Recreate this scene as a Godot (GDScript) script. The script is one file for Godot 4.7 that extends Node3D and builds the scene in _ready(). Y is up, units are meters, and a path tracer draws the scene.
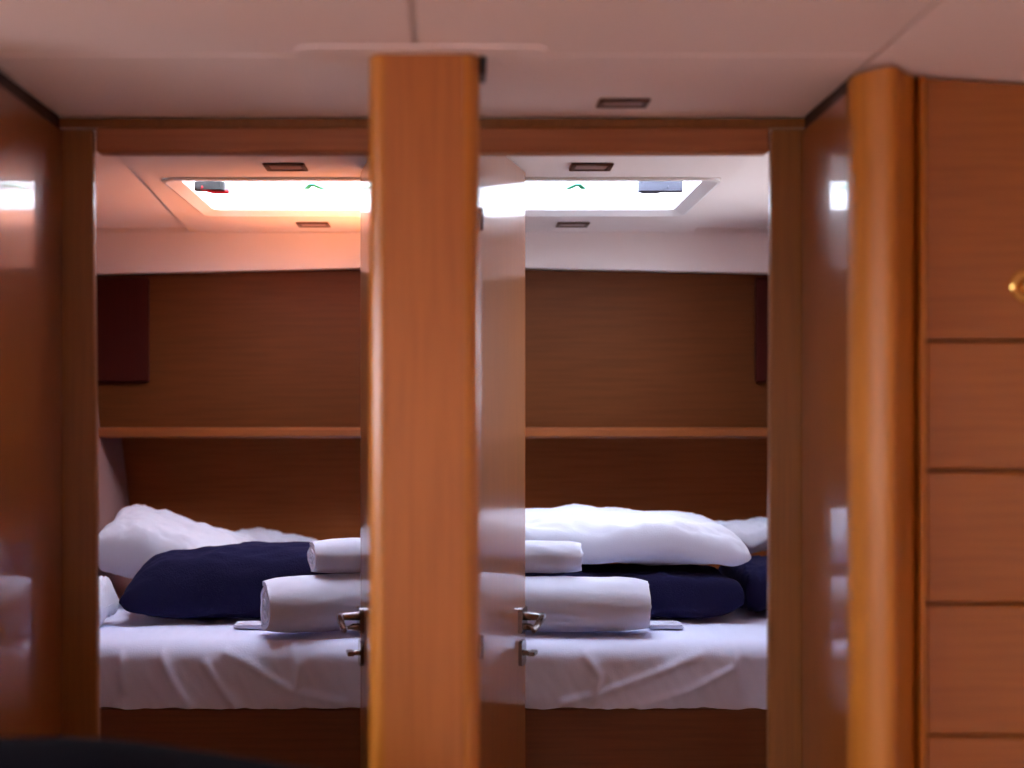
extends Node3D
# Two mirror-image sleeping cabins of a yacht seen from its saloon. Metres, y up, the camera looks along -z.
const E := 1.33            # height of the eye above the cabin sole
const F := 1300.0          # focal length in pixels of the 1024 x 768 frame
const VX := 456.0          # where lines along the boat's axis meet
const VY := 424.0

var M := {}
var used := {}
var rng := RandomNumberGenerator.new()

# ---------------------------------------------------------------- small helpers
func px(x: float, y: float, d: float) -> Vector3:      # a pixel at a known distance from the lens plane
	return Vector3((x - VX) * d / F, E + (VY - y) * d / F, -d)

func numbered(called: String) -> String:
	used[called] = used.get(called, 0) + 1
	return called if used[called] == 1 else "%s_%03d" % [called, used[called] - 1]

func tag(o: Node3D, label: String, category := "", group := "") -> Node3D:
	o.set_meta("label", label)
	if category: o.set_meta("category", category)
	if group: o.set_meta("group", group)
	return o

func thing(called: String, at: Vector3, label: String, category: String, group := "") -> Node3D:
	var o := Node3D.new()
	o.name = numbered(called)
	add_child(o)
	o.position = at
	tag(o, label, category, group)
	return o

func part(called: String, mesh: Mesh, m: Material, parent: Node3D = null, at := Vector3.ZERO) -> MeshInstance3D:
	var o := MeshInstance3D.new()
	o.mesh = mesh
	o.material_override = m
	o.position = at
	if parent == null:
		o.name = numbered(called)
		add_child(o)
	else:
		o.name = called
		parent.add_child(o, true)
	return o

func struct(called: String, mesh: Mesh, m: Material, at: Vector3, label: String) -> MeshInstance3D:
	var o := part(called, mesh, m, null, at)
	o.set_meta("kind", "structure")
	o.set_meta("label", label)
	return o

# ---------------------------------------------------------------- mesh helpers
func begin() -> SurfaceTool:
	var st := SurfaceTool.new()
	st.begin(Mesh.PRIMITIVE_TRIANGLES)
	return st

func done(st: SurfaceTool, smooth := false) -> ArrayMesh:
	if smooth:
		st.index()
	st.generate_normals()
	return st.commit()

func poly_out(st: SurfaceTool, pts: Array, mid: Vector3, t: Transform3D) -> void:   # a convex face turned away from mid
	var n: Vector3 = (pts[2] - pts[0]).cross(pts[1] - pts[0])
	var c := Vector3.ZERO
	for p in pts: c += p
	c /= pts.size()
	var list := pts.duplicate()
	if n.dot(c - mid) < 0: list.reverse()
	st.set_smooth_group(-1)
	for i in range(1, list.size() - 1):
		for p in [list[0], list[i], list[i + 1]]:
			st.add_vertex(t * p)

func add_box(st: SurfaceTool, a: Vector3, b: Vector3, bevel := 0.002, t := Transform3D()) -> void:
	var lo := Vector3(minf(a.x, b.x), minf(a.y, b.y), minf(a.z, b.z))
	var hi := Vector3(maxf(a.x, b.x), maxf(a.y, b.y), maxf(a.z, b.z))
	var c := (lo + hi) / 2.0
	var h := (hi - lo) / 2.0
	var v := minf(bevel, minf(h.x, minf(h.y, h.z)) * 0.9)
	var at := func(s: Vector3, axis: int) -> Vector3:
		var e := h - Vector3(v, v, v)
		e[axis] = h[axis]
		return c + s * e
	for axis in 3:
		var u := (axis + 1) % 3
		var w := (axis + 2) % 3
		for s in [-1.0, 1.0]:
			var f := []
			for k in [[-1.0, -1.0], [1.0, -1.0], [1.0, 1.0], [-1.0, 1.0]]:
				var g := Vector3.ZERO
				g[axis] = s; g[u] = k[0]; g[w] = k[1]
				f.append(at.call(g, axis))
			poly_out(st, f, c, t)
		for s in [-1.0, 1.0]:
			for r in [-1.0, 1.0]:
				var g := Vector3.ZERO
				g[u] = s; g[w] = r
				var g0 := g; g0[axis] = -1.0
				var g1 := g; g1[axis] = 1.0
				poly_out(st, [at.call(g0, u), at.call(g1, u), at.call(g1, w), at.call(g0, w)], c, t)
	for sx in [-1.0, 1.0]:
		for sy in [-1.0, 1.0]:
			for sz in [-1.0, 1.0]:
				var g := Vector3(sx, sy, sz)
				poly_out(st, [at.call(g, 0), at.call(g, 1), at.call(g, 2)], c, t)

func box(a: Vector3, b: Vector3, bevel := 0.002, t := Transform3D()) -> ArrayMesh:
	var st := begin()
	add_box(st, a, b, bevel, t)
	return done(st)

func block(x0: float, x1: float, y0: float, y1: float, d0: float, d1: float, bevel := 0.002) -> ArrayMesh:   # d: distance from the lens plane, y: above the eye
	return box(Vector3(x0, E + y0, -d0), Vector3(x1, E + y1, -d1), bevel)

func add_hexa(st: SurfaceTool, p: Array) -> void:    # 8 corners: four below, four above in the same order
	var c := Vector3.ZERO
	for q in p: c += q
	c /= 8.0
	for f in [[0, 1, 2, 3], [4, 5, 6, 7], [0, 1, 5, 4], [1, 2, 6, 5], [2, 3, 7, 6], [3, 0, 4, 7]]:
		poly_out(st, [p[f[0]], p[f[1]], p[f[2]], p[f[3]]], c, Transform3D())

func add_wall(st: SurfaceTool, x0: float, x1: float, z0: float, z1: float, y0: float, y1: float, holes: Array) -> void:
	# a flat slab with rectangular holes [x0, x1, z0, z1]
	var xs := [x0, x1]
	var zs := [z0, z1]
	for h in holes:
		xs.append_array([h[0], h[1]])
		zs.append_array([h[2], h[3]])
	xs.sort()
	zs.sort()
	for i in xs.size() - 1:
		for k in zs.size() - 1:
			if xs[i + 1] - xs[i] < 1e-5 or zs[k + 1] - zs[k] < 1e-5: continue
			var mx: float = (xs[i] + xs[i + 1]) / 2.0
			var mz: float = (zs[k] + zs[k + 1]) / 2.0
			var open := false
			for h in holes:
				if mx > h[0] and mx < h[1] and mz > h[2] and mz < h[3]: open = true
			if not open:
				add_box(st, Vector3(xs[i], y0, zs[k]), Vector3(xs[i + 1], y1, zs[k + 1]), 0.0)

func extrude(outline: PackedVector2Array, length: float, smooth := false) -> ArrayMesh:   # outline in x, y; along z, centred
	var st := begin()
	var n := outline.size()
	var ccw := not Geometry2D.is_polygon_clockwise(outline)
	var o := outline.duplicate()
	if not ccw: o.reverse()
	st.set_smooth_group(0 if smooth else -1)
	for i in n:
		var a := o[i]
		var b := o[(i + 1) % n]
		var p0 := Vector3(a.x, a.y, -length / 2)
		var p1 := Vector3(b.x, b.y, -length / 2)
		var q0 := Vector3(a.x, a.y, length / 2)
		var q1 := Vector3(b.x, b.y, length / 2)
		for p in [p0, q0, q1, p0, q1, p1]: st.add_vertex(p)
	st.set_smooth_group(-1)
	var tris := Geometry2D.triangulate_polygon(o)
	for k in range(0, tris.size(), 3):
		var a := o[tris[k]]
		var b := o[tris[k + 1]]
		var c := o[tris[k + 2]]
		if (b - a).cross(c - a) < 0:
			var s := b; b = c; c = s
		for v in [a, c, b]: st.add_vertex(Vector3(v.x, v.y, length / 2))
		for v in [a, b, c]: st.add_vertex(Vector3(v.x, v.y, -length / 2))
	st.generate_normals()
	return st.commit()

func round_rect(w: float, h: float, r: float, n := 5) -> PackedVector2Array:
	var o := PackedVector2Array()
	for k in 4:
		var c := Vector2([1, -1, -1, 1][k] * (w / 2 - r), [1, 1, -1, -1][k] * (h / 2 - r))
		for i in n + 1:
			o.append(c + Vector2.from_angle(PI / 2 * (k + float(i) / n)) * r)
	return o

func lathe(profile: Array, seg := 28) -> ArrayMesh:     # profile of Vector2(radius, height), from the bottom up, round the y axis
	var st := begin()
	for i in profile.size() - 1:
		st.set_smooth_group(-1 if (profile[i + 1] - profile[i]).length() < 1e-6 else i)
		for k in seg:
			var a := TAU * k / seg
			var b := TAU * (k + 1) / seg
			var p := func(v: Vector2, g: float) -> Vector3: return Vector3(v.x * cos(g), v.y, v.x * sin(g))
			var p0: Vector3 = p.call(profile[i], a)
			var p1: Vector3 = p.call(profile[i], b)
			var q0: Vector3 = p.call(profile[i + 1], a)
			var q1: Vector3 = p.call(profile[i + 1], b)
			if profile[i].x > 1e-6:
				for v in [p0, p1, q1]: st.add_vertex(v)
			if profile[i + 1].x > 1e-6:
				for v in [p0, q1, q0]: st.add_vertex(v)
	st.generate_normals()
	return st.commit()

func tube(points: Array, radii: Array, seg := 12) -> ArrayMesh:
	var st := begin()
	var rings := []
	var side := Vector3.UP
	for i in points.size():
		var along: Vector3 = (points[mini(i + 1, points.size() - 1)] - points[maxi(i - 1, 0)]).normalized()
		side = (side - along * side.dot(along))
		if side.length() < 0.05: side = Vector3.RIGHT - along * along.x
		side = side.normalized()
		var other := along.cross(side)
		var ring := []
		for k in seg:
			var g := TAU * k / seg
			ring.append(points[i] + (side * cos(g) + other * sin(g)) * radii[i])
		rings.append(ring)
	st.set_smooth_group(0)
	for i in rings.size() - 1:
		for k in seg:
			var a: Vector3 = rings[i][k]
			var b: Vector3 = rings[i][(k + 1) % seg]
			var c: Vector3 = rings[i + 1][(k + 1) % seg]
			var d: Vector3 = rings[i + 1][k]
			for v in [a, d, c, a, c, b]: st.add_vertex(v)
	st.set_smooth_group(-1)
	for e in [0, rings.size() - 1]:
		for k in range(1, seg - 1):
			var f := [rings[e][0], rings[e][k], rings[e][k + 1]]
			if e != 0: f.reverse()
			for v in f: st.add_vertex(v)
	st.generate_normals()
	return st.commit()

# ---------------------------------------------------------------- materials
func noise_texture(freq: float, octaves: int, seed_: int, ramp: Gradient = null, as_normal := false, strength := 8.0, size := 512) -> NoiseTexture2D:
	var n := FastNoiseLite.new()
	n.seed = seed_
	n.noise_type = FastNoiseLite.TYPE_SIMPLEX_SMOOTH
	n.frequency = freq
	n.fractal_octaves = octaves
	var t := NoiseTexture2D.new()
	t.width = size
	t.height = size
	t.seamless = true
	t.noise = n
	if ramp: t.color_ramp = ramp
	t.as_normal_map = as_normal
	t.bump_strength = strength
	return t

func ramp_of(stops: Array) -> Gradient:
	var g := Gradient.new()
	g.offsets = PackedFloat32Array(stops.map(func(s): return s[0]))
	g.colors = PackedColorArray(stops.map(func(s): return s[1]))
	return g

func wood(c: Color, along: String, rough: float, coat: float, coat_rough := 0.05) -> StandardMaterial3D:
	var m := StandardMaterial3D.new()
	m.albedo_color = c
	m.albedo_texture = M.grain
	m.uv1_triplanar = true
	m.uv1_world_triplanar = true
	m.uv1_triplanar_sharpness = 8.0
	m.uv1_scale = Vector3(4.6, 0.16, 4.6) if along == "up" else Vector3(0.2, 4.6, 4.6)
	m.roughness = rough
	if coat > 0:
		m.clearcoat_enabled = true
		m.clearcoat = coat
		m.clearcoat_roughness = coat_rough
	return m

func plain(c: Color, rough := 0.6, metal := 0.0) -> StandardMaterial3D:
	var m := StandardMaterial3D.new()
	m.albedo_color = c
	m.roughness = rough
	m.metallic = metal
	return m

func cloth(c: Color, scale := 3.0, depth := 0.6) -> StandardMaterial3D:
	var m := plain(c, 0.92)
	m.normal_enabled = true
	m.normal_texture = M.weave
	m.normal_scale = depth
	m.uv1_triplanar = true
	m.uv1_scale = Vector3.ONE * scale
	m.rim_enabled = true
	m.rim = 0.25
	m.rim_tint = 0.5
	return m

func make_materials() -> void:
	M.grain = noise_texture(0.03, 5, 7, ramp_of([[0.0, Color(0.88, 0.86, 0.84)], [0.5, Color(0.95, 0.945, 0.94)], [1.0, Color(1, 1, 1)]]))
	M.weave = noise_texture(0.09, 3, 21, null, true, 6.0)
	M.terry = noise_texture(0.16, 2, 33, null, true, 14.0)
	M.pillar = wood(Color(0.73, 0.42, 0.185), "up", 0.4, 0.25, 0.3)
	M.trim = wood(Color(0.78, 0.47, 0.13), "up", 0.35, 0.4, 0.2)
	M.frame = wood(Color(0.57, 0.355, 0.15), "up", 0.4, 0.3, 0.2)
	M.beam = wood(Color(0.67, 0.40, 0.23), "across", 0.4, 0.3, 0.2)
	M.lacquer = wood(Color(0.56, 0.30, 0.11), "up", 0.3, 1.0, 0.05)
	M.door = wood(Color(0.62, 0.37, 0.19), "up", 0.3, 1.0, 0.06)
	M.drawer = wood(Color(0.67, 0.385, 0.15), "across", 0.4, 0.3, 0.25)
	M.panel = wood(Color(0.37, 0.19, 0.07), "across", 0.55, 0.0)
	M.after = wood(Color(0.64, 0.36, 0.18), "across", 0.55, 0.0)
	M.berth = wood(Color(0.52, 0.29, 0.13), "across", 0.55, 0.0)
	M.edge = wood(Color(0.54, 0.28, 0.10), "across", 0.4, 0.3, 0.2)
	M.red_wood = wood(Color(0.24, 0.055, 0.03), "up", 0.55, 0.0)
	M.sole = wood(Color(0.85, 0.74, 0.62), "across", 0.4, 0.5, 0.15)  # unseen sole, lightened so that it bounces light up to the headliner
	M.post = wood(Color(0.76, 0.45, 0.11), "up", 0.5, 0.0)
	for m in [M.panel, M.after, M.red_wood]: m.metallic_specular = 0.25
	M.gap = plain(Color(0.22, 0.11, 0.05), 0.8)
	M.headliner = plain(Color(0.95, 0.86, 0.845), 0.75)
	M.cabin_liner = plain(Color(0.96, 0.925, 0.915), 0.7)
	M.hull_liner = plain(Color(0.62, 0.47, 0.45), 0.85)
	M.outside = plain(Color(0.85, 0.85, 0.85), 0.7)
	M.white_plastic = plain(Color(0.93, 0.92, 0.92), 0.35)
	M.sheet = cloth(Color(0.86, 0.88, 0.99), 5.0, 0.12)
	M.pillowcase = cloth(Color(0.85, 0.86, 0.92), 5.0, 0.12)
	M.navy = cloth(Color(0.09, 0.082, 0.215), 4.0, 0.5)
	M.upholstery = cloth(Color(0.03, 0.022, 0.05), 3.0, 0.5)
	M.towel = cloth(Color(0.89, 0.905, 0.99), 7.0, 0.5)
	M.towel.normal_texture = M.terry
	M.upholstery.rim_enabled = false
	M.navy.rim_enabled = false
	M.navy.metallic_specular = 0.3
	M.upholstery.metallic_specular = 0.2
	M.chrome = plain(Color(0.52, 0.50, 0.51), 0.14, 1.0)
	M.brass = plain(Color(0.85, 0.66, 0.36), 0.25, 1.0)
	M.bronze = plain(Color(0.36, 0.24, 0.19), 0.4, 0.5)
	M.lens = plain(Color(0.64, 0.52, 0.50), 0.35)
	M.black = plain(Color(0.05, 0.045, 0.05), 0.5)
	M.red = plain(Color(0.70, 0.08, 0.12), 0.4)
	M.grey_plastic = plain(Color(0.26, 0.27, 0.33), 0.4)
	M.green = plain(Color(0.10, 0.72, 0.50), 0.5)
	var g := plain(Color(0.92, 0.96, 1.0, 0.04), 0.02)
	g.transparency = BaseMaterial3D.TRANSPARENCY_ALPHA
	M.glass = g

func glow(c: Color, e: float) -> StandardMaterial3D:
	var m := plain(c, 0.5)
	m.emission_enabled = true
	m.emission = c
	m.emission_energy_multiplier = e
	return m

# ---------------------------------------------------------------- camera, sky, exposure
func make_view() -> void:
	var cam := Camera3D.new()
	cam.name = "camera"
	add_child(cam)
	var a := CameraAttributesPhysical.new()
	a.frustum_focal_length = 50.0
	a.frustum_focus_distance = 3.2
	a.exposure_aperture = 1.5
	cam.attributes = a
	cam.position = Vector3(0, E, 0)
	cam.projection = Camera3D.PROJECTION_FRUSTUM
	cam.near = 0.05
	cam.far = 100.0
	cam.size = 0.05 * 768.0 / F
	cam.frustum_offset = Vector2((512.0 - VX) * 0.05 / F, (VY - 384.0) * 0.05 / F)
	cam.current = true
	var we := WorldEnvironment.new()
	we.name = "world"
	var e := Environment.new()
	e.background_mode = Environment.BG_SKY
	var s := ProceduralSkyMaterial.new()            # an even, bright overcast sky
	s.sky_top_color = Color(0.88, 0.92, 1.0)
	s.sky_horizon_color = Color(0.88, 0.92, 1.0)
	s.ground_horizon_color = Color(0.74, 0.74, 0.76)
	s.ground_bottom_color = Color(0.62, 0.62, 0.64)
	s.energy_multiplier = 23.0
	e.sky = Sky.new()
	e.sky.sky_material = s
	e.tonemap_mode = Environment.TONE_MAPPER_LINEAR
	e.tonemap_exposure = 1.0
	e.sdfgi_enabled = true
	e.ssao_enabled = true
	e.ssil_enabled = true
	we.environment = e
	add_child(we)

# ---------------------------------------------------------------- the rooms
const CEIL := 0.59         # saloon ceiling above the eye
const CAB := 0.58          # cabin ceiling above the eye
const BULK := 2.5          # distance of the bulkhead with the two doorways
const XL := -0.755         # inner face of the passage wall on one side
const XR := 0.663          # and on the other
const HATCH_L := [-0.692, -0.165, -3.585, -3.06]
const HATCH_R := [0.075, 0.624, -3.585, -3.06]

func make_rooms() -> void:
	var st := begin()
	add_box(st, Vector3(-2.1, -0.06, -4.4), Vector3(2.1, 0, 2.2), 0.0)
	struct("floor", done(st), M.sole, Vector3.ZERO, "pale varnished wooden cabin sole, lightened to bounce light upward")
	# the deck overhead, open only at the two hatches
	st = begin()
	add_wall(st, -2.1, 2.1, -4.4, 2.2, E + 0.625, E + 0.69, [HATCH_L, HATCH_R])
	struct("roof", done(st), M.outside, Vector3.ZERO, "white deck above the cabins")
	# saloon headliner: panels with open joints
	st = begin()
	add_box(st, Vector3(-2.1, E + CEIL + 0.016, -BULK), Vector3(2.1, E + 0.624, 2.2), 0.0)
	var ceiling := struct("ceiling", done(st), M.headliner, Vector3.ZERO, "pale pinkish saloon headliner in panels")
	var y := E + CEIL
	var joint := 2.08
	for r in [[-0.757, -0.0645, -joint + 0.0015, 2.2], [-0.0605, 0.672, -joint + 0.0015, 2.2], [-0.757, 0.672, -BULK, -joint - 0.0015]]:
		part("headliner_panel", box(Vector3(r[0], y, r[2]), Vector3(r[1], y + 0.015, r[3]), 0.003), M.headliner, ceiling)
	for s in [[0.675, 2.1, 1.0], [-0.76, -2.1, -1.0]]:
		st = begin()
		var drop: float = absf(s[1] - s[0]) * 0.062
		var p := []
		for h in [0.0, 0.012]:
			p.append_array([Vector3(s[0], y + h, 2.2), Vector3(s[1], y - drop + h, 2.2), Vector3(s[1], y - drop + h, -BULK), Vector3(s[0], y + h, -BULK)])
		add_hexa(st, p)
		part("headliner_panel", done(st), M.headliner, ceiling)
	# collar of the post in the headliner
	var collar := extrude(round_rect(0.40, 0.15, 0.03), 0.003)
	var c := part("post_collar", collar, M.headliner, ceiling, Vector3(-0.055, y - 0.0015, -2.10))
	c.rotation.x = PI / 2

	# saloon walls: one long side has two windows, the other is closed
	st = begin()
	var wy0 := 1.27
	var wy1 := 1.73
	for r in [[0.0, wy0, -2.6, 2.2], [wy1, E + 0.62, -2.6, 2.2], [wy0, wy1, -2.6, -1.75], [wy0, wy1, -0.25, 0.05], [wy0, wy1, 1.6, 2.2]]:
		add_box(st, Vector3(-2.1, r[0], r[2]), Vector3(-2.0, r[1], r[3]), 0.0)
	struct("wall_left", done(st), M.headliner, Vector3.ZERO, "white saloon side with two long windows")
	for k in 2:
		var z0: float = [-1.75, 0.05][k]
		var z1: float = [-0.25, 1.6][k]
		var w := struct("window_%d" % (k + 1), box(Vector3(-2.06, wy0, z0), Vector3(-2.052, wy1, z1), 0.0), M.glass, Vector3.ZERO, "long clear window in the saloon side")
		st = begin()
		add_box(st, Vector3(-2.0, wy0 - 0.03, z0 - 0.03), Vector3(-1.985, wy0, z1 + 0.03), 0.002)
		add_box(st, Vector3(-2.0, wy1, z0 - 0.03), Vector3(-1.985, wy1 + 0.03, z1 + 0.03), 0.002)
		add_box(st, Vector3(-2.0, wy0, z0 - 0.03), Vector3(-1.985, wy1, z0), 0.002)
		add_box(st, Vector3(-2.0, wy0, z1), Vector3(-1.985, wy1, z1 + 0.03), 0.002)
		part("window_frame", done(st), M.frame, w)
	struct("wall_right", box(Vector3(2.0, 0, -2.6), Vector3(2.1, E + 0.62, 2.2), 0.0), M.headliner, Vector3.ZERO, "pale saloon side without windows")
	struct("wall_front", box(Vector3(-2.1, 0, 2.2), Vector3(2.1, E + 0.62, 2.3), 0.0), M.headliner, Vector3.ZERO, "pale forward end of the saloon")

	# the passage walls: glossy lacquered bulkheads, a dark shadow gap along the headliner
	for side in [0, 1]:
		var x: float = [XL, XR][side]
		var o: float = [-1.0, 1.0][side]
		var d0: float = [2.04, 2.20][side]
		var w := struct("wall_passage_%s" % ["port", "starboard"][side], block(x, x + o * 0.03, -E, CEIL - 0.028, d0, BULK - 0.008, 0.001), M.lacquer, Vector3.ZERO,
			["glossy lacquered wooden wall beside the salmon-lit cabin's doorway", "glossy lacquered wooden wall between rounded post and pale-lit cabin's doorway"][side])
		part("shadow_gap", block(x + o * 0.006, x + o * 0.03, CEIL - 0.0275, CEIL - 0.0005, d0, BULK - 0.008, 0.0), M.gap, w)
		part("shadow_gap", block(x + o * 0.006, x + o * 0.03, -E, CEIL - 0.022, BULK - 0.0075, BULK - 0.0005, 0.0), M.gap, w)
	# plain wood wall facing the saloon on the side without drawers in view
	struct("wall_saloon_end", block(-2.0, -0.865, -E, CEIL - 0.08, 2.01, 2.04, 0.001), M.drawer, Vector3.ZERO, "wooden saloon wall ending at a rounded post")

	# doorway surround: posts, head beam, the bulkhead outboard of the posts
	var lean_l := Transform3D(Basis(Vector3.BACK, deg_to_rad(0.5)), Vector3.ZERO)
	var t := Transform3D(Basis(), Vector3(-0.694, E, 0)) * lean_l * Transform3D(Basis(), Vector3(0.694, -E, 0))
	st = begin()
	add_box(st, Vector3(-0.79, 0.005, -BULK), Vector3(-0.694, E + 0.567, -BULK - 0.022), 0.003, t)
	struct("trim_1", done(st), M.frame, Vector3.ZERO, "upright wooden door post beside the salmon-lit cabin's opening")
	var lean_r := Transform3D(Basis(Vector3.BACK, deg_to_rad(-0.2)), Vector3.ZERO)
	t = Transform3D(Basis(), Vector3(0.604, E, 0)) * lean_r * Transform3D(Basis(), Vector3(-0.604, -E, 0))
	st = begin()
	add_box(st, Vector3(0.604, 0.005, -BULK), Vector3(0.70, E + 0.567, -BULK - 0.022), 0.003, t)
	struct("trim_2", done(st), M.frame, Vector3.ZERO, "upright wooden door post beside the pale-lit cabin's opening")
	var head := struct("beam", block(-0.6935, 0.6035, 0.523, 0.572, BULK, BULK + 0.04, 0.004), M.beam, Vector3.ZERO, "brown wooden beam over both cabin doorways")
	part("shadow_gap", block(-0.80, 0.71, 0.5725, CEIL - 0.0005, BULK + 0.008, BULK + 0.04, 0.0), M.frame, head)
	struct("trim_3", block(-0.136, 0.040, -E, 0.522, BULK, BULK + 0.04, 0.003), M.frame, Vector3.ZERO, "wooden door post between the two cabins")
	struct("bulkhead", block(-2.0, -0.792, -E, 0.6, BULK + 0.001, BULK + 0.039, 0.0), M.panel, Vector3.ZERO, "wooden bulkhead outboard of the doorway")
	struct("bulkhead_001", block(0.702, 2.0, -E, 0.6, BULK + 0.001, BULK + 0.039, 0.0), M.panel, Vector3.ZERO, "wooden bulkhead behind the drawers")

	# the two cabins share a partition; each has a hull side, an after wall with a shelf, and a ceiling
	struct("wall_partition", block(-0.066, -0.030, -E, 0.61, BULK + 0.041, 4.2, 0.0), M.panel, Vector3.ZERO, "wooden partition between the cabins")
	struct("wall_after", block(-2.0, 2.0, -E, 0.61, 4.2, 4.3, 0.0), M.after, Vector3.ZERO, "dark wooden wall at the after end of both berths")
	st = begin()
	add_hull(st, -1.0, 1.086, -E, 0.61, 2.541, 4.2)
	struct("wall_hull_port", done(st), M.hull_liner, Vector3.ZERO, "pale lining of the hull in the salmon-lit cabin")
	# starboard hull side has an unseen port light, sized to brighten this cabin
	st = begin()
	for r in [[-E, 0.0, 2.54, 4.2], [0.42, 0.61, 2.54, 4.2], [0.0, 0.42, 2.54, 2.62], [0.0, 0.42, 3.6, 4.2]]:
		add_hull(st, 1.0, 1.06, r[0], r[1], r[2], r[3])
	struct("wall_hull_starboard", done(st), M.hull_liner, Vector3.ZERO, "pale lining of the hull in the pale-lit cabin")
	struct("window_3", box(Vector3(1.140, E - 0.02, -2.60), Vector3(1.146, E + 0.44, -3.62), 0.0), M.glass, Vector3.ZERO, "unseen clear port light in the hull side")
	for side in [0, 1]:
		cabin(side)

func add_hull(st: SurfaceTool, o: float, x: float, y0: float, y1: float, d0: float, d1: float) -> void:    # the side flares outboard with height
	var p := []
	for y in [y0, y1]:
		var a: float = o * (x + 0.123 * y)
		var b: float = o * (x + 0.123 * y + 0.1)
		p.append_array([Vector3(a, E + y, -d0), Vector3(b, E + y, -d0), Vector3(b, E + y, -d1), Vector3(a, E + y, -d1)])
	add_hexa(st, p)

func cabin(side: int) -> void:
	var port := side == 0
	var a: float = -1.15 if port else -0.030       # the cabin's width
	var b: float = -0.066 if port else 1.13
	var which: String = ["salmon-lit", "pale-lit"][side]
	var hole: Array = HATCH_L if port else HATCH_R
	# ceiling: two panels that meet in a seam running slightly outboard
	var seam0: float = -0.71 if port else 0.628     # at the doorway
	var seam1: float = -0.81 if port else 0.722     # at the after wall
	var d0 := BULK + 0.041
	var d1 := 3.93
	var st := begin()
	st = begin()
	add_wall(st, a, b, -d1, -d0, E + CAB + 0.013, E + 0.6245, [hole])
	var ceiling := struct("ceiling_cabin_%s" % ["port", "starboard"][side], done(st), M.cabin_liner, Vector3.ZERO, "white cabin ceiling round the hatch in the %s cabin" % which)
	st = begin()
	var inner: float = b if port else a
	var outer: float = a if port else b
	var gap := 0.009 if port else -0.009
	# inner panel in four pieces round the hatch, joined; its outboard edge follows the seam
	var sx := func(d: float) -> float: return lerpf(seam0, seam1, (d - d0) / (d1 - d0))
	var y0 := E + CAB
	var y1 := E + CAB + 0.012
	var hx_out: float = hole[0] if port else hole[1]
	var hx_in: float = hole[1] if port else hole[0]
	var hd0: float = -hole[3]
	var hd1: float = -hole[2]
	var quad := func(q: Array) -> void:
		var p := []
		for h in [y0, y1]:
			for v in q: p.append(Vector3(v[0], h, -v[1]))
		add_hexa(st, p)
	quad.call([[sx.call(d0) + gap / 2, d0], [inner, d0], [inner, hd0], [sx.call(hd0) + gap / 2, hd0]])
	quad.call([[sx.call(hd1) + gap / 2, hd1], [inner, hd1], [inner, d1], [sx.call(d1) + gap / 2, d1]])
	quad.call([[sx.call(hd0) + gap / 2, hd0], [hx_out, hd0], [hx_out, hd1], [sx.call(hd1) + gap / 2, hd1]])
	quad.call([[hx_in, hd0], [inner, hd0], [inner, hd1], [hx_in, hd1]])
	part("ceiling_panel", done(st), M.cabin_liner, ceiling)
	st = begin()
	quad.call([[outer, d0], [sx.call(d0) - gap / 2, d0], [sx.call(d1) - gap / 2, d1], [outer, d1]])
	part("ceiling_panel", done(st), M.cabin_liner, ceiling)
	# fascia below the ceiling at the after end, its lower edge dropping slightly outboard
	st = begin()
	var low_in := (VY - 266.0) * 3.93 / F
	var low_out := (VY - 274.0) * 3.93 / F
	var p := []
	for v in [[low_in, inner], [low_out, outer]]:
		p.append_array([Vector3(v[1], E + v[0], -3.93), Vector3(v[1], E + v[0], -3.99), Vector3(v[1], E + CAB - 0.001, -3.99), Vector3(v[1], E + CAB - 0.001, -3.93)])
	add_hexa(st, p)
	struct("fascia_%s" % ["port", "starboard"][side], done(st), M.cabin_liner, Vector3.ZERO, "white band under the ceiling at the after end of the %s cabin" % which)
	# close the roof space behind the fascia
	struct("ceiling_after_%s" % ["port", "starboard"][side], block(a, b, CAB + 0.0, 0.62, 3.935, 4.2, 0.0), M.cabin_liner, Vector3.ZERO, "ceiling above the after shelf of the %s cabin" % which)
	# upper after panel and the shelf lip under it
	st = begin()
	p = []
	for v in [[low_in, inner], [low_out, outer]]:
		p.append_array([Vector3(v[1], E - 0.0105, -3.96), Vector3(v[1], E - 0.0105, -3.985), Vector3(v[1], E + v[0] - 0.002, -3.985), Vector3(v[1], E + v[0] - 0.002, -3.96)])
	add_hexa(st, p)
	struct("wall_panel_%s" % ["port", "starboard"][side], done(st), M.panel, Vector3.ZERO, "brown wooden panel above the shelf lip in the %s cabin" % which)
	struct("shelf_%s" % ["port", "starboard"][side], block(a, b, -0.043, -0.011, 3.93, 4.2, 0.006), M.edge, Vector3.ZERO, "lighter wooden shelf lip across the after wall of the %s cabin" % which)
	# a dark red-brown locker door at the outboard end of the panel
	var lx: float = -0.932 if port else 0.906
	var l := thing("locker_door", Vector3((lx + outer) / 2.0, E + 0.285, -3.96), "dark red-brown wooden locker door on the after panel of the %s cabin" % which, "locker door", "locker doors above the berths")
	part("door_panel", box(Vector3(-absf(outer - lx) / 2 + 0.003, -0.158, 0.0005), Vector3(absf(outer - lx) / 2 - 0.001, 0.158, 0.018), 0.004), M.red_wood, l)
	hatch(side, hole, which)
	# square ceiling spots before and behind the hatch
	for s in ([[-0.383, 2.92], [-0.413, 3.765]] if port else [[0.304, 2.92], [0.338, 3.765]]):
		spot(Vector3(s[0], E + CAB, -s[1]), "small oblong bronze ceiling fitting %s the hatch in the %s cabin" % ["between the doorway and" if s[1] < 3.0 else "abaft", which])
	berth(side, a, b, which)

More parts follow.
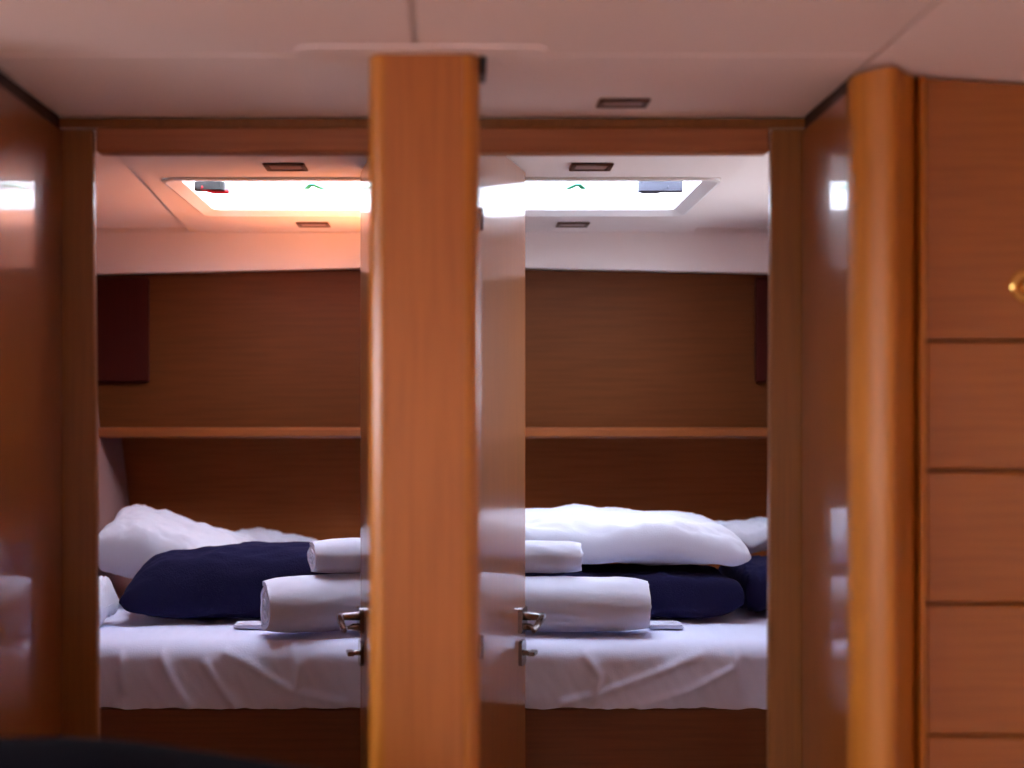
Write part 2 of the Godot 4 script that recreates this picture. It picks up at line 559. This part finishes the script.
func spot(at: Vector3, label: String, deep := 0.036) -> void:
	var s := thing("ceiling_spotlight", at, label, "ceiling light", "oblong ceiling fittings")
	var st := begin()
	var w := 0.047
	for r in [[-w, w, -deep, -deep + 0.012], [-w, w, deep - 0.012, deep], [-w, -w + 0.012, -deep + 0.012, deep - 0.012], [w - 0.012, w, -deep + 0.012, deep - 0.012]]:
		add_box(st, Vector3(r[0], -0.006, r[2]), Vector3(r[1], -0.0005, r[3]), 0.002)
	part("bezel", done(st), M.bronze, s)
	part("lens", box(Vector3(-w + 0.012, -0.004, -deep + 0.012), Vector3(w - 0.012, -0.0005, deep - 0.012), 0.001), M.lens, s)

func hatch(side: int, hole: Array, which: String) -> void:
	var port := side == 0
	var mid := Vector3((hole[0] + hole[1]) / 2, E + CAB, (hole[2] + hole[3]) / 2)
	var h := thing("deck_hatch", mid, "bright rectangular deck hatch with white rim in the %s cabin's ceiling" % which, "hatch", "deck hatches over the berths")
	var w: float = hole[1] - hole[0]
	var l: float = hole[3] - hole[2]
	# rim: a rounded frame lining the opening
	var outer := round_rect(w + 0.010, l + 0.010, 0.035)
	var lip := round_rect(w - 0.004, l - 0.004, 0.033)
	var inner := round_rect(w - 0.060, l - 0.060, 0.025)
	var st := begin()
	var rings := [[outer, -0.0005], [outer, -0.006], [lip, -0.008], [inner, 0.006], [inner, 0.030], [round_rect(w - 0.002, l - 0.002, 0.03), 0.030]]
	for k in rings.size() - 1:
		st.set_smooth_group(k)
		var n: int = rings[k][0].size()
		for i in n:
			var j := (i + 1) % n
			var a0 := Vector3(rings[k][0][i].x, rings[k][1], rings[k][0][i].y)
			var a1 := Vector3(rings[k][0][j].x, rings[k][1], rings[k][0][j].y)
			var b0 := Vector3(rings[k + 1][0][i].x, rings[k + 1][1], rings[k + 1][0][i].y)
			var b1 := Vector3(rings[k + 1][0][j].x, rings[k + 1][1], rings[k + 1][0][j].y)
			for v in [a0, b1, a1, a0, b0, b1]: st.add_vertex(v)
	st.generate_normals()
	part("rim", st.commit(), M.white_plastic, h)
	part("pane", box(Vector3(-w / 2 + 0.001, 0.0305, -l / 2 + 0.001), Vector3(w / 2 - 0.001, 0.0405, l / 2 - 0.001), 0.0), M.glass, h)
	# green arrow on the pane
	st = begin()
	var gx: float = (-0.367 if port else 0.310) - mid.x
	for s in [-1.0, 1.0]:
		add_box(st, Vector3(-0.007, 0, -0.034), Vector3(0.007, 0.002, 0.034), 0.0, Transform3D(Basis(Vector3.UP, -s * 0.30), Vector3(gx + s * 0.011, 0.028, -3.335 - mid.z)))
	part("arrow_mark", done(st), M.green, h)
	# latch in the outboard corner by the doorway
	var o := -1.0 if port else 1.0
	var lx: float = (-0.605 if port else 0.502) - mid.x
	var lz: float = -3.185 - mid.z
	var body := part("latch", extrude(round_rect(0.075 if port else 0.11, 0.030, 0.012), 0.02 if port else 0.026), M.black if port else M.grey_plastic, h, Vector3(lx, 0.004, lz - 0.01))
	body.rotation.x = PI / 2
	part("latch_lever", tube([Vector3(lx + o * 0.02, 0.000, lz), Vector3(lx - o * 0.01, -0.006, lz - 0.01), Vector3(lx - o * 0.045, -0.006, lz - 0.02)], [0.007, 0.008, 0.006]), M.red if port else M.grey_plastic, h)
	part("latch_post", box(Vector3(lx - 0.006, 0.0135, lz - 0.006), Vector3(lx + 0.006, 0.0302, lz + 0.006), 0.001), M.black if port else M.grey_plastic, h)

# ---------------------------------------------------------------- bedding
func crease(x: float, y: float, lines: Array, wide: float) -> float:
	var v := 0.0
	for l in lines:
		var best := 1e9
		for i in l.size() - 1:
			best = minf(best, Vector2(x, y).distance_to(Geometry2D.get_closest_point_to_segment(Vector2(x, y), l[i], l[i + 1])))
		v = maxf(v, exp(-best * best / (wide * wide)))
	return v

func berth(side: int, a: float, b: float, which: String) -> void:
	var port := side == 0
	var x0 := -1.0 if port else a + 0.004
	var x1 := b - 0.004 if port else 0.97
	var bed := thing("berth_base", Vector3((a + b) / 2, 0, -3.6), "dark wooden berth front under the white mattress in the %s cabin" % which, "bed base", "berth bases")
	var q := bed.position
	part("front_panel", box(Vector3(maxf(x0, -0.915), 0.002, -3.15) - q, Vector3(minf(x1, 0.885), E - 0.6905, -3.17) - q, 0.003), M.berth, bed)
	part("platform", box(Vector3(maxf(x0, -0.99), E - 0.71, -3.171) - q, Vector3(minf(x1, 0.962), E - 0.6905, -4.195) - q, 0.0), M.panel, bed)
	# mattress: a closed loop of cross-sections with wrinkles pulled into the sheet
	var n := FastNoiseLite.new()
	n.seed = 5 + side
	n.frequency = 1.0
	n.fractal_octaves = 3
	var lines := []
	var raw := [[[225, 652], [255, 668], [290, 690], [345, 704]], [[290, 645], [298, 668], [296, 690]], [[160, 655], [172, 680], [190, 706]], [[205, 664], [222, 690], [236, 706]], [[120, 655], [124, 690]]] if port else \
		[[[560, 704], [610, 690], [660, 672], [700, 655]], [[640, 706], [690, 690], [735, 668]], [[585, 655], [600, 676], [596, 700]], [[735, 650], [741, 690]]]
	for l in raw:
		var c := PackedVector2Array()
		for v in l:
			var w := px(v[0], v[1], 3.12)
			c.append(Vector2(w.x, w.y))
		lines.append(c)
	var prof := []             # (distance, height, wrinkle weight)
	var top := E - 0.525
	var bottom := E - 0.683
	for i in 17: prof.append([3.122, lerpf(bottom, top - 0.05, i / 16.0), 1.0])
	for i in range(1, 9):
		var g := PI / 2 * i / 8.0
		prof.append([3.172 - cos(g) * 0.05, top - 0.05 + sin(g) * 0.05, 0.7])
	for i in range(1, 25): prof.append([lerpf(3.172, 4.19, i / 24.0), top, 0.4])
	prof.append([4.19, bottom, 0.0])
	var cols := 200
	var st := begin()
	st.set_smooth_group(0)
	var rows := []
	for i in prof.size():
		var row := []
		for k in cols + 1:
			var x := lerpf(x0, x1, float(k) / cols)
			var d: float = prof[i][0]
			var y: float = prof[i][1]
			var wgt: float = prof[i][2]
			var bump := n.get_noise_3d(x * 5.0, y * 5.0, d * 5.0) * 0.006
			var fine := n.get_noise_3d(x * 26.0 + y * 16.0, y * 9.0, d * 12.0) * 0.0022
			if i < 25:
				var c := crease(x, y, lines, 0.010)
				bump += c * 0.008
				if i == 0: y += n.get_noise_2d(x * 9.0, 3.0) * 0.006
				row.append(Vector3(x, y, -d + (bump + fine) * wgt))
			else:
				row.append(Vector3(x, y + ((bump + fine) * wgt if i < prof.size() - 1 else 0.0), -d))
		rows.append(row)
	for i in rows.size():
		var j := (i + 1) % rows.size()
		if j == 0: st.set_smooth_group(-1)
		for k in cols:
			for v in [rows[i][k], rows[j][k], rows[j][k + 1], rows[i][k], rows[j][k + 1], rows[i][k + 1]]: st.add_vertex(v)
	for e in [0, cols]:
		var c := Vector3(rows[0][e].x, (top + bottom) / 2, -3.6)
		for i in rows.size():
			var f := [c, rows[i][e], rows[(i + 1) % rows.size()][e]]
			if e == 0: f.reverse()
			st.set_smooth_group(-1)
			for v in f: st.add_vertex(v)
	st.generate_normals()
	var m := part("mattress", st.commit(), M.sheet)
	tag(m, "thick mattress under a white wrinkled sheet in the %s cabin" % which, "mattress", "sheeted mattresses")
	bedding(side, which)

func pillow_mesh(w: float, h: float, t: float, seed_: int, wrinkle := 0.012, puff := 0.46, droop := 0.0) -> ArrayMesh:
	# w along x, t thick along y, h along z
	var n := FastNoiseLite.new()
	n.seed = seed_
	n.frequency = 1.0
	n.fractal_octaves = 3
	var st := begin()
	st.set_smooth_group(0)
	var res := 56
	var square := 3.2 + (0.46 - puff) * 14.0
	for face in [1.0, -1.0]:
		var g := []
		for i in res + 1:
			var row := []
			for k in res + 1:
				var u := sin((float(k) / res * 2 - 1) * PI / 2)
				var v := sin((float(i) / res * 2 - 1) * PI / 2)
				var body := pow(maxf(0.0, (1 - pow(absf(u), square)) * (1 - pow(absf(v), square))), puff)
				var pull := 1.0 - 0.07 * (1 - absf(u)) * absf(v) * absf(v) - 0.0
				var pull2 := 1.0 - 0.07 * (1 - absf(v)) * absf(u) * absf(u)
				var p := Vector3(u * w / 2 * pull2, 0, v * h / 2 * pull)
				# folds radiating from the seams
				var edge := maxf(absf(u), absf(v))
				var stripe := n.get_noise_2d(u * 3.0 + v * 8.0 + face * 9.0, v * 2.0) * smoothstep(0.35, 0.9, absf(u)) + n.get_noise_2d(u * 8.0, v * 3.0 + face * 5.0) * smoothstep(0.45, 0.95, absf(v))
				var lump := 0.04 if face < 0 or puff < 0.3 else 0.14
				var soft := n.get_noise_3d(u * 1.7, v * 1.7, face * 3.0)
				p.y = -droop * u * u + face * body * (t / 2) * (1.0 + face * 0.2) * (1.0 + soft * lump) + (1.0 if face > 0 else 0.15) * body * (stripe * wrinkle + n.get_noise_3d(u * 5 + 8, v * 9, face) * wrinkle * 0.6) * face
				p.y += n.get_noise_2d(u * 1.4 + 30, v * 1.4) * 0.02 * edge
				row.append(p)
			g.append(row)
		for i in res:
			for k in res:
				var f := [g[i][k], g[i][k + 1], g[i + 1][k + 1], g[i][k], g[i + 1][k + 1], g[i + 1][k]]
				if face < 0: f.reverse()
				for v in f: st.add_vertex(v)
	st.generate_normals()
	return st.commit()

func pillow(called: String, x: float, rest: float, d: float, size: Vector3, turn: Vector3, m: Material, seed_: int, label: String, group: String, wrinkle := 0.012, puff := 0.46, droop := 0.0, under: Node3D = null) -> Node3D:
	var o := thing(called, Vector3(x, rest, -d), label, "pillow", group)
	o.rotation_degrees = turn
	var mesh := pillow_mesh(size.x, size.z, size.y, seed_, wrinkle, puff, droop)
	part("pillowcase", mesh, m, o)
	var low := 9.0                       # let its lowest point touch what carries it
	for v in mesh.surface_get_arrays(0)[Mesh.ARRAY_VERTEX]: low = minf(low, (o.basis * v).y)
	o.position.y = rest - low + 0.001
	if under:                            # or rest on the pillow below it
		var tops := {}
		for v in under.get_child(0).mesh.surface_get_arrays(0)[Mesh.ARRAY_VERTEX]:
			var w: Vector3 = under.transform * v
			var c := Vector2i(roundi(w.x / 0.03), roundi(w.z / 0.03))
			tops[c] = maxf(tops.get(c, -9.0), w.y)
		var lift := -9.0
		for v in mesh.surface_get_arrays(0)[Mesh.ARRAY_VERTEX]:
			var w: Vector3 = o.transform * v
			var c := Vector2i(roundi(w.x / 0.03), roundi(w.z / 0.03))
			if tops.has(c): lift = maxf(lift, tops[c] - w.y)
		if lift > -9.0: o.position.y += lift + 0.0015
	# a flat hem where the case is sewn shut
	var st := begin()
	add_box(st, Vector3(size.x / 2 * 0.925, -0.0015 - droop * 0.9, -size.z * 0.36), Vector3(size.x / 2 * 0.965, 0.0015 - droop * 0.9, size.z * 0.36), 0.001)
	part("hem", done(st), m, o)
	return o

func towel(at: Vector3, radius: float, length: float, squash: float, label: String, start: float, seed_: int, yaw: float) -> void:
	# a rolled towel: a spiral sheet with its ends showing the turns, axis along x
	var o := thing("rolled_towel", at, label, "towel", "rolled white towels on the berths")
	o.rotation_degrees.y = yaw
	var n := FastNoiseLite.new()
	n.seed = seed_
	n.frequency = 1.0
	var st := begin()
	var turns := 3.4
	var steps := 150
	var pitch := radius / (turns + 0.35)
	var thick := pitch * 0.66
	var cols := 26
	var at_ := func(s: float, k: int, outer: bool) -> Vector3:
		var g := start - s * TAU * turns
		var turn := s * turns
		var r := radius - pitch * turn * turn / (turn + 0.45) - (0.0 if outer else thick)
		r = maxf(r, 0.002)
		var f := float(k) / cols * 2 - 1
		var ends := 1.0 - 0.16 * pow(absf(f), 5.0)
		var wob := 1.0 + n.get_noise_3d(cos(g) * 1.5, sin(g) * 1.5, f * 1.5) * 0.05 + n.get_noise_3d(cos(g) * 5, sin(g) * 5, f * 5) * 0.02
		var x := f * length / 2 + n.get_noise_2d(s * 8.0, signf(f) * 4.0) * 0.006 * absf(f) + 0.004 * signf(f) * s * absf(f)
		return Vector3(x, sin(g) * r * squash * ends * wob, cos(g) * r * ends * wob)
	st.set_smooth_group(0)
	for i in steps:
		var s0 := float(i) / steps
		var s1 := float(i + 1) / steps
		for k in cols:
			var a: Vector3 = at_.call(s0, k, true)
			var b: Vector3 = at_.call(s0, k + 1, true)
			var c: Vector3 = at_.call(s1, k + 1, true)
			var d: Vector3 = at_.call(s1, k, true)
			for v in [a, c, b, a, d, c]: st.add_vertex(v)
			if i > 0:
				a = at_.call(s0, k, false); b = at_.call(s0, k + 1, false); c = at_.call(s1, k + 1, false); d = at_.call(s1, k, false)
				for v in [a, b, c, a, c, d]: st.add_vertex(v)
	st.set_smooth_group(-1)
	for e in [0, cols]:
		for i in steps:
			var s0 := float(i) / steps
			var s1 := float(i + 1) / steps
			var f := [at_.call(s0, e, true), at_.call(s0, e, false), at_.call(s1, e, false), at_.call(s0, e, true), at_.call(s1, e, false), at_.call(s1, e, true)]
			if e == 0: f.reverse()
			for v in f: st.add_vertex(v)
	for k in cols:
		for v in [at_.call(0.0, k, true), at_.call(0.0, k + 1, true), at_.call(0.0, k + 1, false), at_.call(0.0, k, true), at_.call(0.0, k + 1, false), at_.call(0.0, k, false)]: st.add_vertex(v)
	st.generate_normals()
	part("terry_roll", st.commit(), M.towel, o)

func bedding(side: int, which: String) -> void:
	var bed := E - 0.525 + 0.004
	if side == 0:
		towel(Vector3(-0.282, bed + 0.072, -3.262), 0.077, 0.40, 0.95, "larger rolled white towel lying on the sheet against the long navy pillow", 1.9, 3, 20)
		towel(Vector3(-0.228, bed + 0.1885, -3.29), 0.048, 0.28, 0.95, "smaller rolled white towel stacked on the larger one by the long navy pillow", 2.1, 4, 20)
		pillow("navy_pillow", -0.53, bed, 3.50, Vector3(0.70, 0.185, 0.24), Vector3(3, 3, 3), M.navy, 11, "long navy pillow lying beside rolled towels in the salmon-lit cabin", "navy pillows", 0.007, 0.44)
		pillow("white_pillow", -0.808, bed, 3.79, Vector3(0.46, 0.17, 0.28), Vector3(10, 0, -17), M.pillowcase, 12, "plump white pillow leaning against the hull lining behind the navy pillow", "white pillows", 0.008, 0.32)
		pillow("white_pillow", -0.54, bed, 4.10, Vector3(0.42, 0.14, 0.15), Vector3(0, 0, -12), M.pillowcase, 13, "crumpled white pillow lying low between navy pillow and dark after wall", "white pillows", 0.014)
		pillow("white_pillow", -0.945, bed, 3.34, Vector3(0.11, 0.125, 0.20), Vector3(0, 0, 0), M.pillowcase, 14, "small white cushion end on the sheet next to the door post", "white pillows", 0.006)
		flat_cloth(Vector3(-0.520, bed + 0.004, -3.33), "flat folded white cloth tucked under towel and long navy pillow")
	else:
		towel(Vector3(0.270, bed + 0.072, -3.255), 0.077, 0.42, 0.95, "larger rolled white towel on the sheet in front of stacked pillows", 1.3, 5, -4)
		towel(Vector3(0.190, bed + 0.1885, -3.28), 0.048, 0.25, 0.95, "smaller rolled white towel on top of the larger one beside stacked pillows", 1.1, 6, -4)
		var n1 := pillow("navy_pillow", 0.405, bed, 3.56, Vector3(0.70, 0.12, 0.32), Vector3(0, 0, 0), M.navy, 15, "navy pillow lying under the big white pillow in the pale-lit cabin", "navy pillows", 0.005, 0.24)
		var n2 := pillow("navy_pillow", 0.875, bed, 3.68, Vector3(0.20, 0.125, 0.40), Vector3(0, 0, 0), M.navy, 16, "navy pillow end beside the door post under the white pillow corner", "navy pillows", 0.005, 0.28)
		pillow("white_pillow", 0.36, bed + 0.137, 3.60, Vector3(0.83, 0.125, 0.38), Vector3(2, 0, 0), M.pillowcase, 17, "big white pillow stacked on the navy pillow beside towels", "white pillows", 0.014, 0.33, 0.02, n1)
		pillow("white_pillow", 0.85, bed + 0.135, 3.92, Vector3(0.31, 0.09, 0.22), Vector3(0, 0, 5), M.pillowcase, 18, "white pillow corner rising beside the door post in the pale-lit cabin", "white pillows", 0.008, 0.46, 0.0, n2)
		flat_cloth(Vector3(0.535, bed + 0.004, -3.33), "flat folded white cloth tucked under towel beside stacked pillows")

func flat_cloth(at: Vector3, label: String) -> void:
	var o := thing("folded_cloth", at, label, "cloth", "folded cloths on the berths")
	for k in 2:
		part("fold", box(Vector3(-0.045, -0.003 + k * 0.0060, -0.03), Vector3(0.045 - k * 0.004, 0.0025 + k * 0.0060, 0.03), 0.0025), M.towel, o)

# ---------------------------------------------------------------- doors
func door(side: int) -> void:
	var port := side == 0
	var hinge := Vector3(-0.138 if port else 0.042, 0, -2.545)
	var free := Vector3(-0.217 if port else 0.1566, 0, -2.95)
	var along := free - hinge
	var w := along.length()
	var face := 1.0 if not port else -1.0          # which side shows
	var label := "glossy wooden cabin door standing open into the %s cabin" % ["salmon-lit", "pale-lit"][side]
	var d := thing("cabin_door", hinge, label, "door", "open cabin doors")
	# local x along the leaf, local z out of the face that shows
	var bx := along.normalized()
	var bz := bx.cross(Vector3.UP)                # for starboard this points to +x side
	if bz.x * face < 0: bz = -bz
	d.basis = Basis(bx, Vector3.UP, bz) if bx.cross(Vector3.UP).dot(bz) > 0 else Basis(bx, Vector3.UP, bz)
	part("leaf", box(Vector3(0, 0.012, -0.022), Vector3(w, E + 0.574, 0), 0.002), M.door, d)
	part("lipping", box(Vector3(w + 0.0003, 0.012, -0.0215), Vector3(w + 0.004, E + 0.573, -0.0005), 0.001), M.trim, d)
	# lever handle
	var hx := w - 0.045
	var hy := (VY - 620.0) * 2.9 / F + E
	var l := part("lever_handle", extrude(round_rect(0.052, 0.056, 0.008), 0.010), M.chrome, d, Vector3(hx, hy, 0.005))
	part("neck", tube([Vector3(0, 0.008, 0), Vector3(0, 0.008, 0.042)], [0.010, 0.008]), M.chrome, l)
	part("lever", tube([Vector3(0.006, 0.009, 0.044), Vector3(-0.012, 0.009, 0.047), Vector3(-0.04, 0.006, 0.049), Vector3(-0.075, -0.001, 0.049), Vector3(-0.098, -0.008, 0.046)], [0.0085, 0.009, 0.008, 0.007, 0.006]), M.chrome, l)
	part("key_cylinder", tube([Vector3(0, -0.016, 0), Vector3(0, -0.016, 0.016), Vector3(0, -0.018, 0.030)], [0.008, 0.008, 0.004]), M.chrome, l)
	# privacy turn below
	var ty := (VY - 653.0) * 2.9 / F + E
	var k := part("privacy_turn", extrude(round_rect(0.044, 0.056, 0.010), 0.008), M.chrome, d, Vector3(hx, ty, 0.004))
	part("spindle", tube([Vector3(0, 0, 0.003), Vector3(0, 0, 0.016)], [0.007, 0.006]), M.chrome, k)
	part("turn_bar", box(Vector3(-0.018, -0.005, 0.016), Vector3(0.018, 0.005, 0.032), 0.002), M.chrome, k)
	# hinges on the post side
	for h in [E + 0.40, E - 0.435, 0.25]:
		var g := part("hinge", tube([Vector3(0, -0.022, 0), Vector3(0, 0.022, 0)], [0.006, 0.006], 14), M.chrome, d, Vector3(-0.004, h, 0.007))
		part("hinge_leaf", box(Vector3(0.004, -0.022, -0.0068), Vector3(0.024, 0.022, -0.0050), 0.0005), M.chrome, g)

# ---------------------------------------------------------------- saloon joinery
func saloon() -> void:
	# the post in front of the partition: a faced board between two rounded lighter edgings
	var x0 := px(368, 0, 2.06).x
	var x1 := px(480, 0, 2.06).x
	var p := thing("wooden_post", Vector3((x0 + x1) / 2, 0, -2.10), "broad upright wooden post with rounded lighter edges between both doorways", "post")
	var w := (x1 - x0) / 2
	part("face_board", box(Vector3(-w + 0.026, 0.002, -0.045), Vector3(w - 0.026, E + CEIL - 0.0032, 0.0395), 0.001), M.pillar, p)
	for s in [-1.0, 1.0]:
		var o := PackedVector2Array()
		for i in 9:
			var g := PI / 2 * i / 8.0
			o.append(Vector2(s * (w - 0.025 + sin(g) * 0.025), 0.040 - 0.025 + cos(g) * 0.025))
		o.append(Vector2(s * w, -0.045))
		o.append(Vector2(s * (w - 0.0255), -0.045))
		o.append(Vector2(s * (w - 0.0255), 0.040))
		var e := part("rounded_edge", extrude(o, E + CEIL - 0.0055, true), M.trim, p, Vector3(0, (E + CEIL - 0.0055) / 2 + 0.002, 0))
		e.rotation.x = -PI / 2
		e.rotation = Vector3(-PI / 2, 0, 0)
		e.mesh = upright(o, E + CEIL - 0.0055)
		e.rotation = Vector3.ZERO
	part("dark_notch", box(Vector3(w + 0.0005, E + CEIL - 0.032, -0.03), Vector3(w + 0.010, E + CEIL - 0.0032, 0.03), 0.002), M.black, p)  # black block put in for the dark shadowed notch beside the post top

	# rounded corner posts and the drawers beside one of them
	for side in [0, 1]:
		var o := PackedVector2Array()
		for v in [[0.0, -0.034], [0.002, -0.022], [0.007, -0.008], [0.014, 0.005], [0.023, 0.016], [0.034, 0.025], [0.044, 0.029], [0.050, 0.028], [0.056, 0.023], [0.072, 0.001], [0.090, -0.021], [0.1105, -0.046], [0.1105, -0.0625], [0.0, -0.0625]]:
			o.append(Vector2(XR - 0.001 + v[0] if side == 1 else XL + 0.001 - v[0], v[1]))
		var c := part("corner_post", upright(o, E + CEIL - 0.010), M.post, null, Vector3(0, (E + CEIL - 0.010) / 2, -2.137 if side == 1 else -1.98))
		tag(c, ["rounded varnished corner post at the saloon wall's end", "rounded varnished corner post between glossy passage wall and drawer fronts"][side], "post", "rounded corner posts")

	var x_in := px(921, 0, 2.17).x
	var cab := thing("drawer_cabinet", Vector3(1.39, 0, -2.3), "wooden storage unit with flush horizontal fronts beside the rounded corner post", "cabinet")
	var q := cab.position
	part("carcass", box(Vector3(x_in + 0.004, 0.002, -2.20) - q, Vector3(1.995, E + 0.50, -2.495) - q, 0.0), M.gap, cab)
	part("edge_strip", box(Vector3(x_in - 0.003, 0.002, -2.163) - q, Vector3(x_in + 0.0075, E + CEIL - 0.010, -2.20) - q, 0.003), M.trim, cab)
	var ys := [-1.20, -0.965, -0.743, -0.521, (VY - 604.0) * 2.17 / F, (VY - 470.5) * 2.17 / F, (VY - 340.5) * 2.17 / F]
	for i in ys.size():
		var st := begin()
		var lo: float = E + ys[i] + 0.0022
		var hi: float = E + ys[i + 1] - 0.0022 if i < ys.size() - 1 else 0.0
		var xa := x_in + 0.010
		var xb := 1.99
		if hi > 0:
			add_box(st, Vector3(xa, lo, -2.17) - q, Vector3(xb, hi, -2.199) - q, 0.003)
		else:
			var ha := E + CEIL - (xa - 0.675) * 0.062 - 0.006
			var hb := E + CEIL - (xb - 0.675) * 0.062 - 0.006
			add_hexa(st, [Vector3(xa, lo, -2.17) - q, Vector3(xb, lo, -2.17) - q, Vector3(xb, lo, -2.199) - q, Vector3(xa, lo, -2.199) - q,
				Vector3(xa, ha, -2.17) - q, Vector3(xb, hb, -2.17) - q, Vector3(xb, hb, -2.199) - q, Vector3(xa, ha, -2.199) - q])
		var f := part("drawer_front", done(st), M.drawer, cab)
		if hi == 0.0:
			var kp := px(1026, 286, 2.17) - q
			var k := part("push_knob", lathe([Vector2(0.0, 0), Vector2(0.028, 0), Vector2(0.028, 0.004), Vector2(0.024, 0.008), Vector2(0.018, 0.008), Vector2(0.017, 0.003), Vector2(0.0, 0.003)]), M.brass, f, Vector3(kp.x, kp.y, kp.z + 0.0002))
			k.rotation.x = PI / 2
			var b2 := part("push_knob", lathe([Vector2(0.0, 0.003), Vector2(0.0135, 0.003), Vector2(0.0135, 0.012), Vector2(0.011, 0.016), Vector2(0, 0.0175)]), M.brass, f, Vector3(kp.x, kp.y, kp.z + 0.0002))
			b2.rotation.x = PI / 2
	spot(Vector3(0.306, E + CEIL, -2.38), "small oblong bronze ceiling fitting in the saloon headliner before the beam", 0.028)

	# dark settee back: a long cushion whose top edge falls away to one end
	var st := begin()
	st.set_smooth_group(0)
	var cols := 60
	var rows := []
	for k in cols + 1:
		var f := float(k) / cols
		var x := lerpf(-1.75, -0.06, f)
		var topy := E - 0.412 - 0.042 * smoothstep(-0.52, -0.12, x) - 0.03 * pow(f, 30.0)
		var round_ := 0.06
		var row := []
		var hw := 0.085 * (1.0 - 0.5 * pow(f, 20.0))
		for v in [[-1, 0.28], [-1, 0.30], [-1, topy - round_]]: row.append(Vector3(x, v[1], -1.70 + hw))
		for i in range(1, 12):
			var g := PI * i / 12.0
			row.append(Vector3(x, topy - round_ + sin(g) * round_, -1.70 + cos(g) * hw))
		for v in [topy - round_, 0.30, 0.28]: row.append(Vector3(x, v, -1.70 - hw))
		rows.append(row)
	for k in cols:
		for i in rows[0].size() - 1:
			for v in [rows[k][i], rows[k][i + 1], rows[k + 1][i + 1], rows[k][i], rows[k + 1][i + 1], rows[k + 1][i]]: st.add_vertex(v)
	st.set_smooth_group(-1)
	for e in [0, cols]:
		for i in range(1, rows[0].size() - 1):
			var f := [rows[e][0], rows[e][i], rows[e][i + 1]]
			if e != 0: f.reverse()
			for v in f: st.add_vertex(v)
	st.generate_normals()
	var s := thing("settee_back", Vector3.ZERO, "dark navy upholstered settee back in the saloon before the door post", "settee")
	part("back_cushion", st.commit(), M.upholstery, s)
	part("plinth", box(Vector3(-1.70, 0.002, -1.62), Vector3(-0.10, 0.279, -1.78), 0.004), M.panel, s)

func upright(outline: PackedVector2Array, height: float) -> ArrayMesh:     # outline in x, z (z towards the saloon), along y
	var m := extrude(outline, height, true)
	var st := SurfaceTool.new()
	st.append_from(m, 0, Transform3D(Basis(Vector3(1, 0, 0), Vector3(0, 0, 1), Vector3(0, -1, 0)), Vector3.ZERO))
	return st.commit()

# ---------------------------------------------------------------- lamps, all added out of view
func lamps() -> void:
	# unseen uplighter, made up to tint one cabin's ceiling salmon
	var u := thing("added_uplighter", Vector3(-0.135, E + 0.16, -3.45), "unseen warm uplighter added on the partition to tint the salmon-lit cabin", "lamp")
	part("cup", lathe([Vector2(0.0, -0.05), Vector2(0.02, -0.05), Vector2(0.042, 0.03), Vector2(0.039, 0.03), Vector2(0.017, -0.045), Vector2(0, -0.045)]), M.brass, u).rotation.z = deg_to_rad(25)
	part("bracket", box(Vector3(0.030, -0.03, -0.012), Vector3(0.0685, -0.01, 0.012), 0.002), M.brass, u)
	part("bulb", lathe([Vector2(0, -0.035), Vector2(0.014, -0.025), Vector2(0.017, -0.01), Vector2(0.012, 0.004), Vector2(0, 0.008)], 16), glow(Color(1.0, 0.62, 0.34), 6.0), u)
	var l := OmniLight3D.new()
	l.name = "added_uplighter_light"
	l.light_color = Color(1.0, 0.62, 0.42)
	l.light_energy = 0.9
	l.light_size = 0.014
	l.shadow_enabled = true
	l.omni_range = 6.0
	l.omni_attenuation = 2.0
	l.position = Vector3(0, -0.012, 0)
	u.add_child(l)
	# unseen round lamps added to light the saloon with a warm tint
	for v in [[-1.6, -0.7, "above the dark settee back"], [-1.6, 0.3, "between the two long side windows"], [-1.6, 1.3, "by the pale forward wall"]]:
		var d := thing("added_ceiling_lamp", Vector3(v[0], E + CEIL - 0.0563, v[1]), "added unseen round warm lamp in the saloon headliner " + v[2], "lamp", "added saloon ceiling lamps")
		part("rim", lathe([Vector2(0.05, -0.014), Vector2(0.062, -0.012), Vector2(0.066, -0.0005), Vector2(0.05, -0.0005), Vector2(0.05, -0.014)]), M.chrome, d)
		part("diffuser", lathe([Vector2(0, -0.012), Vector2(0.049, -0.010), Vector2(0.049, -0.001), Vector2(0, -0.001)]), glow(Color(1.0, 0.78, 0.55), 5.0), d)
		var a := SpotLight3D.new()
		a.name = "added_ceiling_lamp_light"
		a.light_color = Color(1.0, 0.84, 0.62)
		a.light_energy = 0.75
		a.light_size = 0.045
		a.spot_angle = 75.0
		a.spot_range = 8.0
		a.shadow_enabled = true
		a.position = Vector3(0, -0.016, 0)
		a.rotation.x = -PI / 2
		d.add_child(a)

func _ready() -> void:
	rng.seed = 1
	make_view()
	make_materials()
	make_rooms()
	saloon()
	door(0)
	door(1)
	lamps()
